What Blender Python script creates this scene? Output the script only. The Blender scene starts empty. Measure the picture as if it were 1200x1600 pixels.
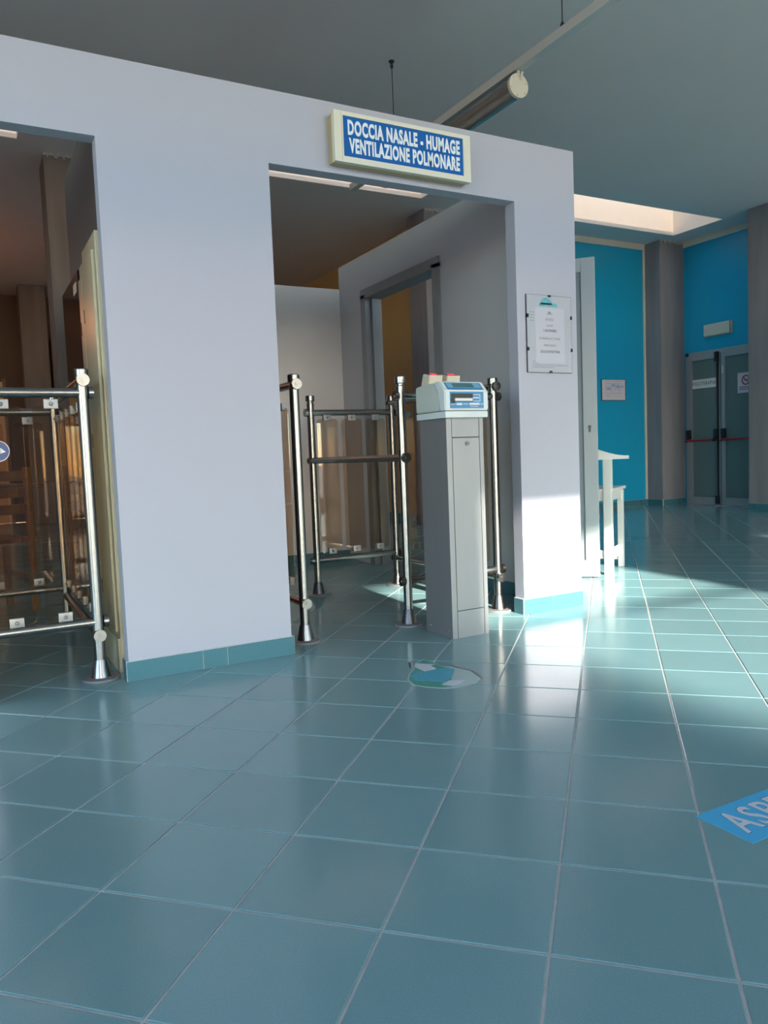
import bpy, bmesh, math, random
from math import sin, cos, tan, pi, radians, sqrt
from mathutils import Vector, Matrix
random.seed(4)
SC = bpy.context.scene
COL = SC.collection

# ------------------------------------------------------------------ camera
CW = Vector((-0.1847, -3.1541, 0.8641))
RIGHT = Vector((0.87586, -0.48104, -0.03901)).normalized()
FWD = Vector((0.47699, 0.87585, -0.07334)).normalized()
RIGHT = (RIGHT - FWD * RIGHT.dot(FWD)).normalized()
UP = RIGHT.cross(FWD)
cd = bpy.data.cameras.new('camera')
cam = bpy.data.objects.new('camera', cd)
COL.objects.link(cam)
R3 = Matrix((RIGHT, UP, -FWD)).transposed()
cam.matrix_world = Matrix.Translation(CW) @ R3.to_4x4()
cd.sensor_width = 36.0
cd.lens = 36.0 * 1194.93 / 1600.0
cd.clip_start = 0.02
cd.clip_end = 300
SC.camera = cam

# ------------------------------------------------------------------ light
SUN_EL, SUN_AZ = radians(24.2), radians(4.4)
SKY_STRENGTH = 0.95
w = bpy.data.worlds.new('sky')
SC.world = w
w.use_nodes = True
wn = w.node_tree.nodes
wn.clear()
sky = wn.new('ShaderNodeTexSky')
sky.sky_type = 'NISHITA'
sky.sun_disc = False
sky.sun_elevation = SUN_EL
sky.sun_rotation = pi + SUN_AZ
sky.air_density = 1.0
sky.dust_density = 0.4
sky.ozone_density = 2.5
bg = wn.new('ShaderNodeBackground')
bg.inputs['Strength'].default_value = SKY_STRENGTH
wo = wn.new('ShaderNodeOutputWorld')
w.node_tree.links.new(sky.outputs[0], bg.inputs[0])
w.node_tree.links.new(bg.outputs[0], wo.inputs[0])

sd = bpy.data.lights.new('sun', 'SUN')
sd.energy = 17.0
sd.angle = radians(1.1)
sd.color = (1.0, 0.90, 0.80)
so = bpy.data.objects.new('sun', sd)
COL.objects.link(so)
so.location = (0, -30, 20)
sdir = Vector((sin(SUN_AZ) * cos(SUN_EL), cos(SUN_AZ) * cos(SUN_EL), -sin(SUN_EL)))
so.rotation_euler = sdir.to_track_quat('-Z', 'Y').to_euler()

SC.view_settings.view_transform = 'Standard'
SC.view_settings.look = 'None'
SC.view_settings.exposure = 0.68
SC.view_settings.gamma = 1.0
SC.view_settings.use_curve_mapping = False
SC.cycles.max_bounces = 10
SC.cycles.diffuse_bounces = 6
SC.cycles.glossy_bounces = 5
SC.cycles.transparent_max_bounces = 24
SC.cycles.transmission_bounces = 8
SC.cycles.sample_clamp_indirect = 6.0
SC.cycles.caustics_reflective = False
SC.cycles.caustics_refractive = False


def portal(name, cx, y, cz, sx, sz, rot):
    ld = bpy.data.lights.new(name, 'AREA')
    ld.shape = 'RECTANGLE'
    ld.size, ld.size_y = sx, sz
    ld.cycles.is_portal = True
    o = bpy.data.objects.new(name, ld)
    COL.objects.link(o)
    o.location = (cx, y, cz)
    o.rotation_euler = rot


BAY = 4.05
WINX = [(-2.61, -0.68), (1.44, 3.34), (5.49, 7.39)]
for a, b in WINX:
    c = (a + b) / 2
    portal('window_light', c - 0.16, -6.7, 2.76, b - a + 0.32, 1.65, (radians(90), 0, 0))
    portal('window_light', c + 0.155, -6.7, 0.97, 2.85, 1.75, (radians(90), 0, 0))
portal('window_light', -4.8, -3.475, 1.7, 4.55, 3.3, (radians(90), 0, radians(-90)))
SKYX = [(-2.85, 0.41), (1.2, 4.48), (5.25, 8.51)]


# ------------------------------------------------------------------ materials
def mat(name, base, rough=0.5, metal=0.0, noise=None, bump=None, spec=0.5, emis=None, rand=0.0,
        speck=None, stretch=None):
    m = bpy.data.materials.new(name)
    m.use_nodes = True
    nt = m.node_tree
    n, L = nt.nodes, nt.links
    p = n['Principled BSDF']
    p.inputs['Base Color'].default_value = (*base, 1)
    p.inputs['Roughness'].default_value = rough
    p.inputs['Metallic'].default_value = metal
    p.inputs['Specular IOR Level'].default_value = spec
    if emis:
        p.inputs['Emission Color'].default_value = (*emis[0], 1)
        p.inputs['Emission Strength'].default_value = emis[1]
    geo = n.new('ShaderNodeNewGeometry')
    vec = geo.outputs['Position']
    if stretch:
        mp = n.new('ShaderNodeMapping')
        mp.inputs['Scale'].default_value = stretch
        L.new(vec, mp.inputs[0])
        vec = mp.outputs[0]
    col = None
    if noise:
        sc, amt, col2 = noise
        t = n.new('ShaderNodeTexNoise')
        t.inputs['Scale'].default_value = sc
        t.inputs['Detail'].default_value = 5
        L.new(vec, t.inputs['Vector'])
        rp = n.new('ShaderNodeMapRange')
        rp.inputs[1].default_value = 0.35
        rp.inputs[2].default_value = 0.7
        rp.inputs[4].default_value = amt
        L.new(t.outputs[0], rp.inputs[0])
        mx = n.new('ShaderNodeMix')
        mx.data_type = 'RGBA'
        mx.inputs[6].default_value = (*base, 1)
        mx.inputs[7].default_value = (*col2, 1)
        L.new(rp.outputs[0], mx.inputs[0])
        col = mx.outputs[2]
    if speck:
        sc, amt, col2 = speck
        t = n.new('ShaderNodeTexNoise')
        t.inputs['Scale'].default_value = sc
        t.inputs['Detail'].default_value = 3
        t.inputs['Roughness'].default_value = 0.75
        L.new(vec, t.inputs['Vector'])
        rp = n.new('ShaderNodeMapRange')
        rp.inputs[1].default_value = 0.42
        rp.inputs[2].default_value = 0.62
        rp.inputs[4].default_value = amt
        L.new(t.outputs[0], rp.inputs[0])
        mx = n.new('ShaderNodeMix')
        mx.data_type = 'RGBA'
        mx.inputs[6].default_value = (*base, 1)
        mx.inputs[7].default_value = (*col2, 1)
        if col:
            L.new(col, mx.inputs[6])
        L.new(rp.outputs[0], mx.inputs[0])
        col = mx.outputs[2]
    if rand:
        oi = n.new('ShaderNodeObjectInfo')
        mr = n.new('ShaderNodeMapRange')
        mr.inputs[3].default_value = 1 - rand
        mr.inputs[4].default_value = 1 + rand
        L.new(oi.outputs['Random'], mr.inputs[0])
        hs = n.new('ShaderNodeHueSaturation')
        if col:
            L.new(col, hs.inputs['Color'])
        else:
            hs.inputs['Color'].default_value = (*base, 1)
        L.new(mr.outputs[0], hs.inputs['Value'])
        col = hs.outputs[0]
    if col:
        L.new(col, p.inputs['Base Color'])
    if bump:
        sc, st = bump
        t = n.new('ShaderNodeTexNoise')
        t.inputs['Scale'].default_value = sc
        t.inputs['Detail'].default_value = 4
        L.new(vec, t.inputs['Vector'])
        b = n.new('ShaderNodeBump')
        b.inputs['Strength'].default_value = st
        b.inputs['Distance'].default_value = 0.002
        L.new(t.outputs[0], b.inputs['Height'])
        L.new(b.outputs[0], p.inputs['Normal'])
    return m


def clear_mat(name, tint, ior=1.49, rough=0.02, haze=0.0, hazecol=(0.8, 0.8, 0.8), beam_fade=None):
    """thin clear sheet: straight transmission with a tint plus Fresnel reflection"""
    m = bpy.data.materials.new(name)
    m.use_nodes = True
    nt = m.node_tree
    n, L = nt.nodes, nt.links
    n.clear()
    o = n.new('ShaderNodeOutputMaterial')
    tr = n.new('ShaderNodeBsdfTransparent')
    tr.inputs[0].default_value = (*tint, 1)
    gl = n.new('ShaderNodeBsdfGlossy')
    gl.inputs['Roughness'].default_value = rough
    f0 = ((ior - 1) / (ior + 1)) ** 2          # Schlick reflectance, the same from both sides of the sheet
    lw = n.new('ShaderNodeLayerWeight')
    lw.inputs[0].default_value = 0.5
    pw = n.new('ShaderNodeMath')
    pw.operation = 'POWER'
    L.new(lw.outputs['Facing'], pw.inputs[0])
    pw.inputs[1].default_value = 5.0
    fr = n.new('ShaderNodeMapRange')
    fr.inputs[3].default_value = f0
    fr.inputs[4].default_value = 1.0
    L.new(pw.outputs[0], fr.inputs[0])
    base = tr.outputs[0]
    if beam_fade:                                   # pane darkened towards bottom and one side to soften the sun patch
        g = n.new('ShaderNodeTexCoord')
        sp = n.new('ShaderNodeSeparateXYZ')
        L.new(g.outputs['Object'], sp.inputs[0])
        fac = []
        for ax_, lo_, hi_ in (('Z', beam_fade[0], beam_fade[1]), ('X', beam_fade[2], beam_fade[3])):
            dr = n.new('ShaderNodeMapRange')
            dr.interpolation_type = 'SMOOTHSTEP'
            dr.inputs[1].default_value, dr.inputs[2].default_value = lo_, hi_
            L.new(sp.outputs[ax_], dr.inputs[0])
            fac.append(dr)
        dr = n.new('ShaderNodeMath')
        dr.operation = 'MULTIPLY'
        L.new(fac[0].outputs[0], dr.inputs[0])
        L.new(fac[1].outputs[0], dr.inputs[1])
        sc_ = n.new('ShaderNodeMix')
        sc_.data_type = 'RGBA'
        sc_.inputs[6].default_value = (0.05, 0.05, 0.05, 1)
        sc_.inputs[7].default_value = (*tint, 1)
        L.new(dr.outputs[0], sc_.inputs[0])
        L.new(sc_.outputs[2], tr.inputs[0])
    if haze:
        tl = n.new('ShaderNodeBsdfTranslucent')
        tl.inputs[0].default_value = (*hazecol, 1)
        mh = n.new('ShaderNodeMixShader')
        mh.inputs[0].default_value = haze
        L.new(base, mh.inputs[1])
        L.new(tl.outputs[0], mh.inputs[2])
        base = mh.outputs[0]
    mx = n.new('ShaderNodeMixShader')
    L.new(fr.outputs[0], mx.inputs[0])
    L.new(base, mx.inputs[1])
    L.new(gl.outputs[0], mx.inputs[2])
    L.new(mx.outputs[0], o.inputs[0])
    return m


M = {}
M['tile'] = mat('teal_floor_tile', (0.205, 0.355, 0.375), 0.165, bump=(55, 0.10), rand=0.06, spec=0.5,
                noise=(9, 0.5, (0.225, 0.37, 0.38)), speck=(420, 0.55, (0.12, 0.25, 0.27)))
M['base_tile'] = mat('teal_baseboard_tile', (0.06, 0.185, 0.225), 0.35, rand=0.06, speck=(300, 0.4, (0.04, 0.13, 0.165)))
M['grout'] = mat('pale_grout', (0.66, 0.64, 0.62), 0.85, noise=(30, 0.6, (0.50, 0.485, 0.47)))
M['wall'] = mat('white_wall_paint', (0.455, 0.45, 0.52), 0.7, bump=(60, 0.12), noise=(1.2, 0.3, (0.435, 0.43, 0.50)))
M['wall_lifted'] = mat('brightened_wall_paint', (0.58, 0.56, 0.59), 0.7, bump=(60, 0.12), noise=(1.2, 0.3, (0.56, 0.54, 0.57)))  # lighter copy of the wall paint, standing in for missing bounce light
M['laminate'] = mat('white_laminate_screen', (0.82, 0.76, 0.76), 0.45, noise=(1.5, 0.3, (0.79, 0.73, 0.735)))
M['ceiling'] = mat('dull_white_ceiling_paint', (0.88, 0.80, 0.77), 0.8, noise=(1.5, 0.5, (0.83, 0.755, 0.725)))
M['well'] = mat('cream_skylight_well', (0.86, 0.76, 0.64), 0.8, noise=(8, 0.3, (0.8, 0.7, 0.58)))
M['blue'] = mat('azure_wall_paint', (0.010, 0.36, 0.62), 0.34, bump=(50, 0.1), noise=(2, 0.4, (0.012, 0.34, 0.58)))
M['cream_trim'] = mat('cream_trim_paint', (0.66, 0.62, 0.54), 0.6, noise=(6, 0.4, (0.58, 0.54, 0.47)))
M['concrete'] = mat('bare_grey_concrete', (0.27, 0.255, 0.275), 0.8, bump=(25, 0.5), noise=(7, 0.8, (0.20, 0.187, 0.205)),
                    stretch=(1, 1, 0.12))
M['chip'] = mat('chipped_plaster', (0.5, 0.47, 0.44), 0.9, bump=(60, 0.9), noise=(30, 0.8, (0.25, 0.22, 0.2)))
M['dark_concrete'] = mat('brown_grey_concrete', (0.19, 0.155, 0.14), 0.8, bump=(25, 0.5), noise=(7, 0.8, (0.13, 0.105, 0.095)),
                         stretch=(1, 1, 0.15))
M['ochre'] = mat('ochre_wall_paint', (0.66, 0.43, 0.20), 0.6, noise=(3, 0.4, (0.60, 0.39, 0.175)))
M['brown_wall'] = mat('dark_brown_wall', (0.10, 0.055, 0.038), 0.6, noise=(3, 0.5, (0.07, 0.04, 0.03)))
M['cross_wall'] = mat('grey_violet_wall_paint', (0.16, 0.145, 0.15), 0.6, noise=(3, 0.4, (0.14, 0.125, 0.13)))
M['steel'] = mat('brushed_stainless_tube', (0.33, 0.315, 0.30), 0.27, 1.0, noise=(40, 0.4, (0.27, 0.26, 0.25)))
M['steel_box'] = mat('brushed_stainless_sheet', (0.31, 0.305, 0.31), 0.42, 0.5, noise=(6, 0.5, (0.28, 0.275, 0.285)),
                     stretch=(3, 3, 0.6))
M['dark_steel'] = mat('dark_post_boot', (0.10, 0.10, 0.11), 0.35, 0.8, noise=(60, 0.5, (0.2, 0.2, 0.2)))
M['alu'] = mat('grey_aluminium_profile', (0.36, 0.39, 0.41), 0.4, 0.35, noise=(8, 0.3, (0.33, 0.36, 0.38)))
M['alu_dark'] = mat('grey_steel_door_frame', (0.30, 0.31, 0.33), 0.45, 0.3, noise=(8, 0.3, (0.26, 0.27, 0.29)))  # darker grey than the aluminium profile
M['panel_grey'] = mat('grey_door_infill', (0.22, 0.26, 0.29), 0.35, noise=(5, 0.3, (0.20, 0.24, 0.27)))
M['frosted'] = mat('frosted_green_grey_glass', (0.13, 0.19, 0.19), 0.22, noise=(2, 0.4, (0.11, 0.17, 0.17)))
M['black'] = mat('black_plastic', (0.012, 0.012, 0.016), 0.4, noise=(20, 0.3, (0.02, 0.02, 0.024)))
M['red'] = mat('red_bar_paint', (0.32, 0.018, 0.03), 0.4, noise=(20, 0.3, (0.26, 0.015, 0.025)))
M['white_pl'] = mat('white_plastic', (0.72, 0.72, 0.70), 0.4, noise=(10, 0.2, (0.68, 0.68, 0.66)))
M['chair'] = mat('white_lacquered_wood', (0.80, 0.79, 0.76), 0.35, noise=(10, 0.2, (0.76, 0.75, 0.72)))
M['cream_pl'] = mat('aged_cream_plastic', (0.74, 0.70, 0.58), 0.45, noise=(10, 0.2, (0.70, 0.66, 0.54)))
M['yellow_pl'] = mat('yellowed_plastic', (0.52, 0.40, 0.19), 0.5, noise=(10, 0.3, (0.46, 0.35, 0.17)))
M['sign_blue'] = mat('sign_blue_acrylic', (0.008, 0.115, 0.40), 0.2, noise=(3, 0.3, (0.010, 0.14, 0.45)))
M['sign_white'] = mat('sign_white_letters', (0.85, 0.87, 0.88), 0.35, noise=(25, 0.45, (0.62, 0.72, 0.82)))
M['machine_grey'] = mat('pale_grey_abs', (0.55, 0.58, 0.53), 0.45, noise=(12, 0.2, (0.52, 0.55, 0.50)))
M['machine_white'] = mat('pale_front_abs', (0.66, 0.70, 0.70), 0.45, noise=(12, 0.2, (0.63, 0.67, 0.67)))
M['beige'] = mat('beige_abs', (0.66, 0.60, 0.47), 0.45, noise=(12, 0.2, (0.62, 0.56, 0.44)))
M['mblue'] = mat('blue_keypad_film', (0.015, 0.20, 0.42), 0.3, noise=(12, 0.2, (0.017, 0.22, 0.46)))
M['mblue_pale'] = mat('pale_blue_keypad_film', (0.16, 0.36, 0.52), 0.3, noise=(12, 0.2, (0.18, 0.38, 0.54)))
M['lcd'] = mat('lcd_window', (0.07, 0.16, 0.18), 0.15, noise=(12, 0.2, (0.08, 0.18, 0.2)))
M['led'] = mat('red_led_digits', (0.5, 0.01, 0.02), 0.3, emis=((1.0, 0.02, 0.05), 2.2), noise=(12, 0.2, (0.5, 0.02, 0.02)))
M['led_dark'] = mat('dark_red_display_window', (0.05, 0.008, 0.01), 0.2, noise=(12, 0.2, (0.06, 0.008, 0.01)))
M['paper'] = mat('white_paper', (0.68, 0.64, 0.72), 0.6, noise=(6, 0.2, (0.69, 0.70, 0.74)))
M['paper_back'] = mat('letterhead_paper', (0.58, 0.575, 0.64), 0.6, noise=(6, 0.2, (0.56, 0.555, 0.62)))
M['pink_paper'] = mat('pale_pink_paper', (0.66, 0.60, 0.68), 0.6, noise=(6, 0.2, (0.62, 0.57, 0.64)))
M['ink'] = mat('black_ink', (0.06, 0.06, 0.07), 0.7, noise=(50, 0.3, (0.09, 0.09, 0.1)))
M['grey_ink'] = mat('grey_ink', (0.28, 0.28, 0.31), 0.7, noise=(50, 0.3, (0.34, 0.34, 0.37)))
M['teal_ink'] = mat('turquoise_ink', (0.14, 0.50, 0.58), 0.7, noise=(60, 0.8, (0.25, 0.60, 0.66)))
M['navy_ink'] = mat('navy_ink', (0.025, 0.05, 0.11), 0.7, noise=(50, 0.3, (0.03, 0.06, 0.13)))
M['violet_ink'] = mat('violet_grey_ink', (0.30, 0.28, 0.40), 0.7, noise=(50, 0.3, (0.34, 0.32, 0.45)))
M['blue_ink'] = mat('pale_blue_ink', (0.30, 0.45, 0.65), 0.7, noise=(50, 0.3, (0.34, 0.5, 0.7)))
M['sticker_blue'] = mat('sky_blue_vinyl', (0.07, 0.47, 0.80), 0.35, noise=(12, 0.3, (0.08, 0.44, 0.76)))
M['sticker_white'] = mat('white_vinyl', (0.66, 0.68, 0.75), 0.4, noise=(12, 0.3, (0.62, 0.64, 0.71)))
M['sticker_green'] = mat('green_vinyl', (0.075, 0.33, 0.27), 0.35, noise=(12, 0.3, (0.085, 0.36, 0.30)))
M['sticker_pale'] = mat('worn_pale_vinyl', (0.40, 0.52, 0.50), 0.35, noise=(40, 0.6, (0.46, 0.57, 0.56)))
M['sticker_print'] = mat('turquoise_print', (0.13, 0.50, 0.58), 0.4, noise=(110, 1.0, (0.02, 0.26, 0.44)), stretch=(1, 2.5, 1))
M['cabinet'] = mat('beige_enamelled_steel', (0.56, 0.51, 0.36), 0.35, noise=(4, 0.5, (0.51, 0.46, 0.32)))
M['dark_glass'] = mat('black_glass', (0.010, 0.011, 0.012), 0.06, noise=(3, 0.3, (0.014, 0.015, 0.016)))
M['wood'] = mat('brown_stained_wood', (0.20, 0.09, 0.045), 0.4, noise=(8, 0.7, (0.14, 0.06, 0.03)), stretch=(1, 1, 4))
M['wood_pale'] = mat('honey_wood', (0.36, 0.19, 0.09), 0.4, noise=(8, 0.7, (0.28, 0.14, 0.065)), stretch=(1, 1, 4))
M['lamp_body'] = mat('grey_lamp_tube', (0.34, 0.33, 0.31), 0.25, 0.7, noise=(10, 0.5, (0.26, 0.25, 0.24)))
M['lamp_cap'] = mat('ivory_end_cap', (0.66, 0.63, 0.55), 0.5, noise=(10, 0.3, (0.6, 0.57, 0.5)))
M['rail_white'] = mat('white_lacquered_rail', (0.62, 0.60, 0.57), 0.45, noise=(10, 0.3, (0.58, 0.56, 0.53)))
M['fill_on'] = mat('glowing_fill_globe', (0.9, 0.8, 0.6), 0.4, emis=((1.0, 0.55, 0.28), 4.0), noise=(5, 0.2, (0.9, 0.78, 0.55)))
M['ground'] = mat('pale_paving', (0.46, 0.43, 0.40), 0.85, noise=(1.5, 0.6, (0.40, 0.375, 0.35)))
M['pane'] = clear_mat('window_glass', (0.93, 0.95, 0.94))
M['haze_pane'] = clear_mat('hazy_window_glass', (0.86, 0.87, 0.87), haze=0.10, hazecol=(0.8, 0.82, 0.82), beam_fade=(1.75, 2.35, -1.25, -0.65))
M['dimming_pane'] = clear_mat('sun_dimming_glass', (0.27, 0.255, 0.24))  # glass darkened to hold down the sun on the cream shaft face
M['opal'] = clear_mat('opal_roof_sheet', (0.05, 0.05, 0.05), haze=0.6, hazecol=(0.85, 0.85, 0.85))
M['acrylic'] = clear_mat('bronze_tinted_acrylic', (0.93, 0.83, 0.73))
M['notice_glass'] = clear_mat('notice_glass', (0.97, 0.98, 0.98))


# ------------------------------------------------------------------ mesh helpers
def setp(o, label=None, cat=None, group=None, kind=None):
    if label: o['label'] = label
    if cat: o['category'] = cat
    if group: o['group'] = group
    if kind: o['kind'] = kind
    return o


def thing(name, label, cat, loc=(0, 0, 0), rz=0, group=None):
    o = bpy.data.objects.new(name, None)
    COL.objects.link(o)
    o.location = loc
    o.rotation_euler = (0, 0, rz)
    o.empty_display_size = 0.1
    return setp(o, label, cat, group)


def obj(name, bm, m, parent=None, smooth=False, label=None, loc=None):
    bmesh.ops.recalc_face_normals(bm, faces=bm.faces[:])
    me = bpy.data.meshes.new(name)
    bm.to_mesh(me)
    bm.free()
    me.materials.append(M[m] if isinstance(m, str) else m)
    if smooth:
        for p in me.polygons:
            p.use_smooth = True
        me.set_sharp_from_angle(angle=radians(35))
    o = bpy.data.objects.new(name, me)
    COL.objects.link(o)
    if parent: o.parent = parent
    if loc: o.location = loc
    if label: o['label'] = label
    return o


def dupe(src, parent, loc=None, rot=None):
    o = src.copy()
    COL.objects.link(o)
    o.parent = parent
    if loc is not None: o.location = loc
    if rot is not None: o.rotation_euler = rot
    return o


def box(bm, x0, x1, y0, y1, z0, z1, bev=0.0, mtx=None):
    vs = [bm.verts.new(v) for v in ((x0, y0, z0), (x1, y0, z0), (x1, y1, z0), (x0, y1, z0),
                                    (x0, y0, z1), (x1, y0, z1), (x1, y1, z1), (x0, y1, z1))]
    fs = [bm.faces.new([vs[i] for i in f]) for f in ((3, 2, 1, 0), (4, 5, 6, 7), (0, 1, 5, 4),
                                                    (1, 2, 6, 5), (2, 3, 7, 6), (3, 0, 4, 7))]
    out = vs
    if bev:
        es = list({e for f in fs for e in f.edges})
        r = bmesh.ops.bevel(bm, geom=es, offset=bev, segments=2, affect='EDGES', profile=0.7)
        out = list({v for f in r['faces'] for v in f.verts} | {v for v in vs if v.is_valid})
    if mtx is not None:
        bmesh.ops.transform(bm, matrix=mtx, verts=[v for v in out if v.is_valid])
    return out


def bx(*a, **k):
    bm = bmesh.new()
    box(bm, *a, **k)
    return bm


def tube(bm, p0, p1, r, seg=16, r1=None):
    p0, p1 = Vector(p0), Vector(p1)
    d = p1 - p0
    q = d.to_track_quat('Z', 'Y').to_matrix().to_4x4()
    mtx = Matrix.Translation((p0 + p1) / 2) @ q
    bmesh.ops.create_cone(bm, cap_ends=True, segments=seg, radius1=r, radius2=r if r1 is None else r1,
                          depth=d.length, matrix=mtx)
    return bm


def tb(*a, **k):
    return tube(bmesh.new(), *a, **k)


def lathe(bm, prof, seg=24, c=(0, 0, 0)):
    rings = []
    for r, z in prof:
        if r <= 1e-6:
            rings.append([bm.verts.new((c[0], c[1], c[2] + z))])
        else:
            rings.append([bm.verts.new((c[0] + r * cos(2 * pi * i / seg), c[1] + r * sin(2 * pi * i / seg), c[2] + z))
                          for i in range(seg)])
    for a, b in zip(rings, rings[1:]):
        for i in range(seg):
            j = (i + 1) % seg
            f = [a[i % len(a)], a[j % len(a)], b[j % len(b)], b[i % len(b)]]
            u = []
            for v in f:
                if v not in u: u.append(v)
            if len(u) >= 3: bm.faces.new(u)
    for rg, rev in ((rings[0], True), (rings[-1], False)):
        if len(rg) > 1:
            bm.faces.new(rg[::-1] if rev else rg)
    return bm


def prism(bm, pts, ax, a, b):
    """extrude polygon pts (2-D) along axis ax (0,1,2) from a to b"""
    def P(p, t):
        if ax == 0: return (t, p[0], p[1])
        if ax == 1: return (p[0], t, p[1])
        return (p[0], p[1], t)
    A = [bm.verts.new(P(p, a)) for p in pts]
    B = [bm.verts.new(P(p, b)) for p in pts]
    bm.faces.new(A[::-1])
    bm.faces.new(B)
    n = len(pts)
    for i in range(n):
        j = (i + 1) % n
        bm.faces.new((A[i], A[j], B[j], B[i]))
    return bm


def grid_wall(us, vs, solid, ax, t0, t1):
    """slab with rectangular openings: cells us x vs, solid(i,j) tells what is filled; thickness along ax"""
    bm = bmesh.new()
    cache = {}

    def V(u, v, t):
        k = (round(u, 5), round(v, 5), round(t, 5))
        if k not in cache:
            p = (t, u, v) if ax == 0 else (u, t, v) if ax == 1 else (u, v, t)
            cache[k] = bm.verts.new(p)
        return cache[k]
    nu, nv = len(us) - 1, len(vs) - 1
    S = lambda i, j: 0 <= i < nu and 0 <= j < nv and solid(i, j)
    for i in range(nu):
        for j in range(nv):
            if not S(i, j): continue
            u0, u1, v0, v1 = us[i], us[i + 1], vs[j], vs[j + 1]
            for t in (t0, t1):
                bm.faces.new((V(u0, v0, t), V(u1, v0, t), V(u1, v1, t), V(u0, v1, t)))
            for di, dj, (a, b) in ((-1, 0, ((u0, v0), (u0, v1))), (1, 0, ((u1, v0), (u1, v1))),
                                   (0, -1, ((u0, v0), (u1, v0))), (0, 1, ((u0, v1), (u1, v1)))):
                if not S(i + di, j + dj):
                    bm.faces.new((V(*a, t0), V(*b, t0), V(*b, t1), V(*a, t1)))
    return bm


def flat(pts, z0, z1):
    return prism(bmesh.new(), pts, 2, z0, z1)


def lettering(name, text, size, m, parent, mtx, sx=1.0, bold=0.0, depth=0.0006, align='CENTER', spacing=1.0, line=1.0, fit=None):
    c = bpy.data.curves.new('text', 'FONT')
    c.body = text
    c.size = size
    c.align_x = align
    c.align_y = 'CENTER'
    c.offset = bold
    c.extrude = depth
    c.space_character = spacing
    c.space_line = line
    c.resolution_u = 3
    t = bpy.data.objects.new('text', c)
    COL.objects.link(t)
    bpy.context.view_layer.update()
    me = bpy.data.meshes.new_from_object(t.evaluated_get(bpy.context.evaluated_depsgraph_get()))
    bpy.data.objects.remove(t)
    bpy.data.curves.remove(c)
    if fit:
        xs_ = [v.co.x for v in me.vertices]
        sx = fit / (max(xs_) - min(xs_))
    me.transform(mtx @ Matrix.Diagonal((sx, 1, 1, 1)))
    me.name = name
    me.materials.clear()
    me.materials.append(M[m])
    o = bpy.data.objects.new(name, me)
    COL.objects.link(o)
    if parent: o.parent = parent
    return o


def face_mtx(normal, loc):
    """text plane: local +Z = normal, local +Y = world up (or given)"""
    nz = Vector(normal).normalized()
    upv = Vector((0, 0, 1)) if abs(nz.z) < 0.9 else Vector((0, 1, 0))
    x = upv.cross(nz).normalized()
    y = nz.cross(x)
    return Matrix.Translation(Vector(loc)) @ Matrix((x, y, nz)).transposed().to_4x4()


# ================================================================== LARGE STRUCTURE
H = 3.70          # ceiling height
WT = 2.43         # free-standing partition height
XL, XR, YR, YF = -4.6, 9.05, -6.5, 10.8

# ---- floor: grout bed + tiles laid at 45 degrees
fl = obj('floor', bx(XL, XR + 0.2, YR, YF, -0.12, -0.0025), 'grout')
setp(fl, kind='structure')
S2 = sqrt(0.5)
T = 0.30


def gpos(gx, gy):
    return ((gx + gy) * S2, (gy - gx) * S2 - 1.54)


def tile_geo(bm, cx, cy, ang, h=0.147, c=0.0018, z1=0.0, z0=-0.0025):
    ca, sa = cos(ang), sin(ang)
    def P(x, y, z): return bm.verts.new((cx + x * ca - y * sa, cy + x * sa + y * ca, z))
    q = ((-1, -1), (1, -1), (1, 1), (-1, 1))
    lo = [P(h * a, h * b, z0) for a, b in q]
    mi = [P(h * a, h * b, z1 - c * 0.6) for a, b in q]
    hi = [P((h - c) * a, (h - c) * b, z1) for a, b in q]
    bm.faces.new(hi)
    for i in range(4):
        j = (i + 1) % 4
        bm.faces.new((lo[i], lo[j], mi[j], mi[i]))
        bm.faces.new((mi[i], mi[j], hi[j], hi[i]))


inside = lambda X, Y, m=0.0: XL + m < X < XR - m and YR + m < Y < YF - m
cand = []
for i in range(-45, 45):
    for j in range(-30, 60):
        X, Y = gpos((i + 0.5) * T, (j + 0.5) * T)
        if not inside(X, Y, 0.22): continue
        v = Vector((X, Y, 0)) - CW
        z = v.dot(FWD)
        vis = False
        if z > 0.25:
            px = 600 + 1194.93 * v.dot(RIGHT) / z
            py = 800 - 1194.93 * v.dot(UP) / z
            mg = 150 / z
            vis = -mg < px < 1200 + mg and -mg < py < 1600 + mg
        cand.append((0 if vis else 1, v.length, X, Y))
cand.sort()
ANG = radians(-45)
bm = bmesh.new()
tile_geo(bm, 0, 0, 0)
t0 = obj('tile', bm, 'tile', fl)
t0.rotation_euler = (0, 0, ANG)
first = True
rest = bmesh.new()
for k, (v, d, X, Y) in enumerate(cand):
    if k < 300:
        o = t0 if first else dupe(t0, fl)
        first = False
        o.location = (X, Y, 0)
    else:
        tile_geo(rest, X, Y, ANG)
setp(obj('distant_tile', rest, 'tile', fl), kind='stuff')

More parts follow.
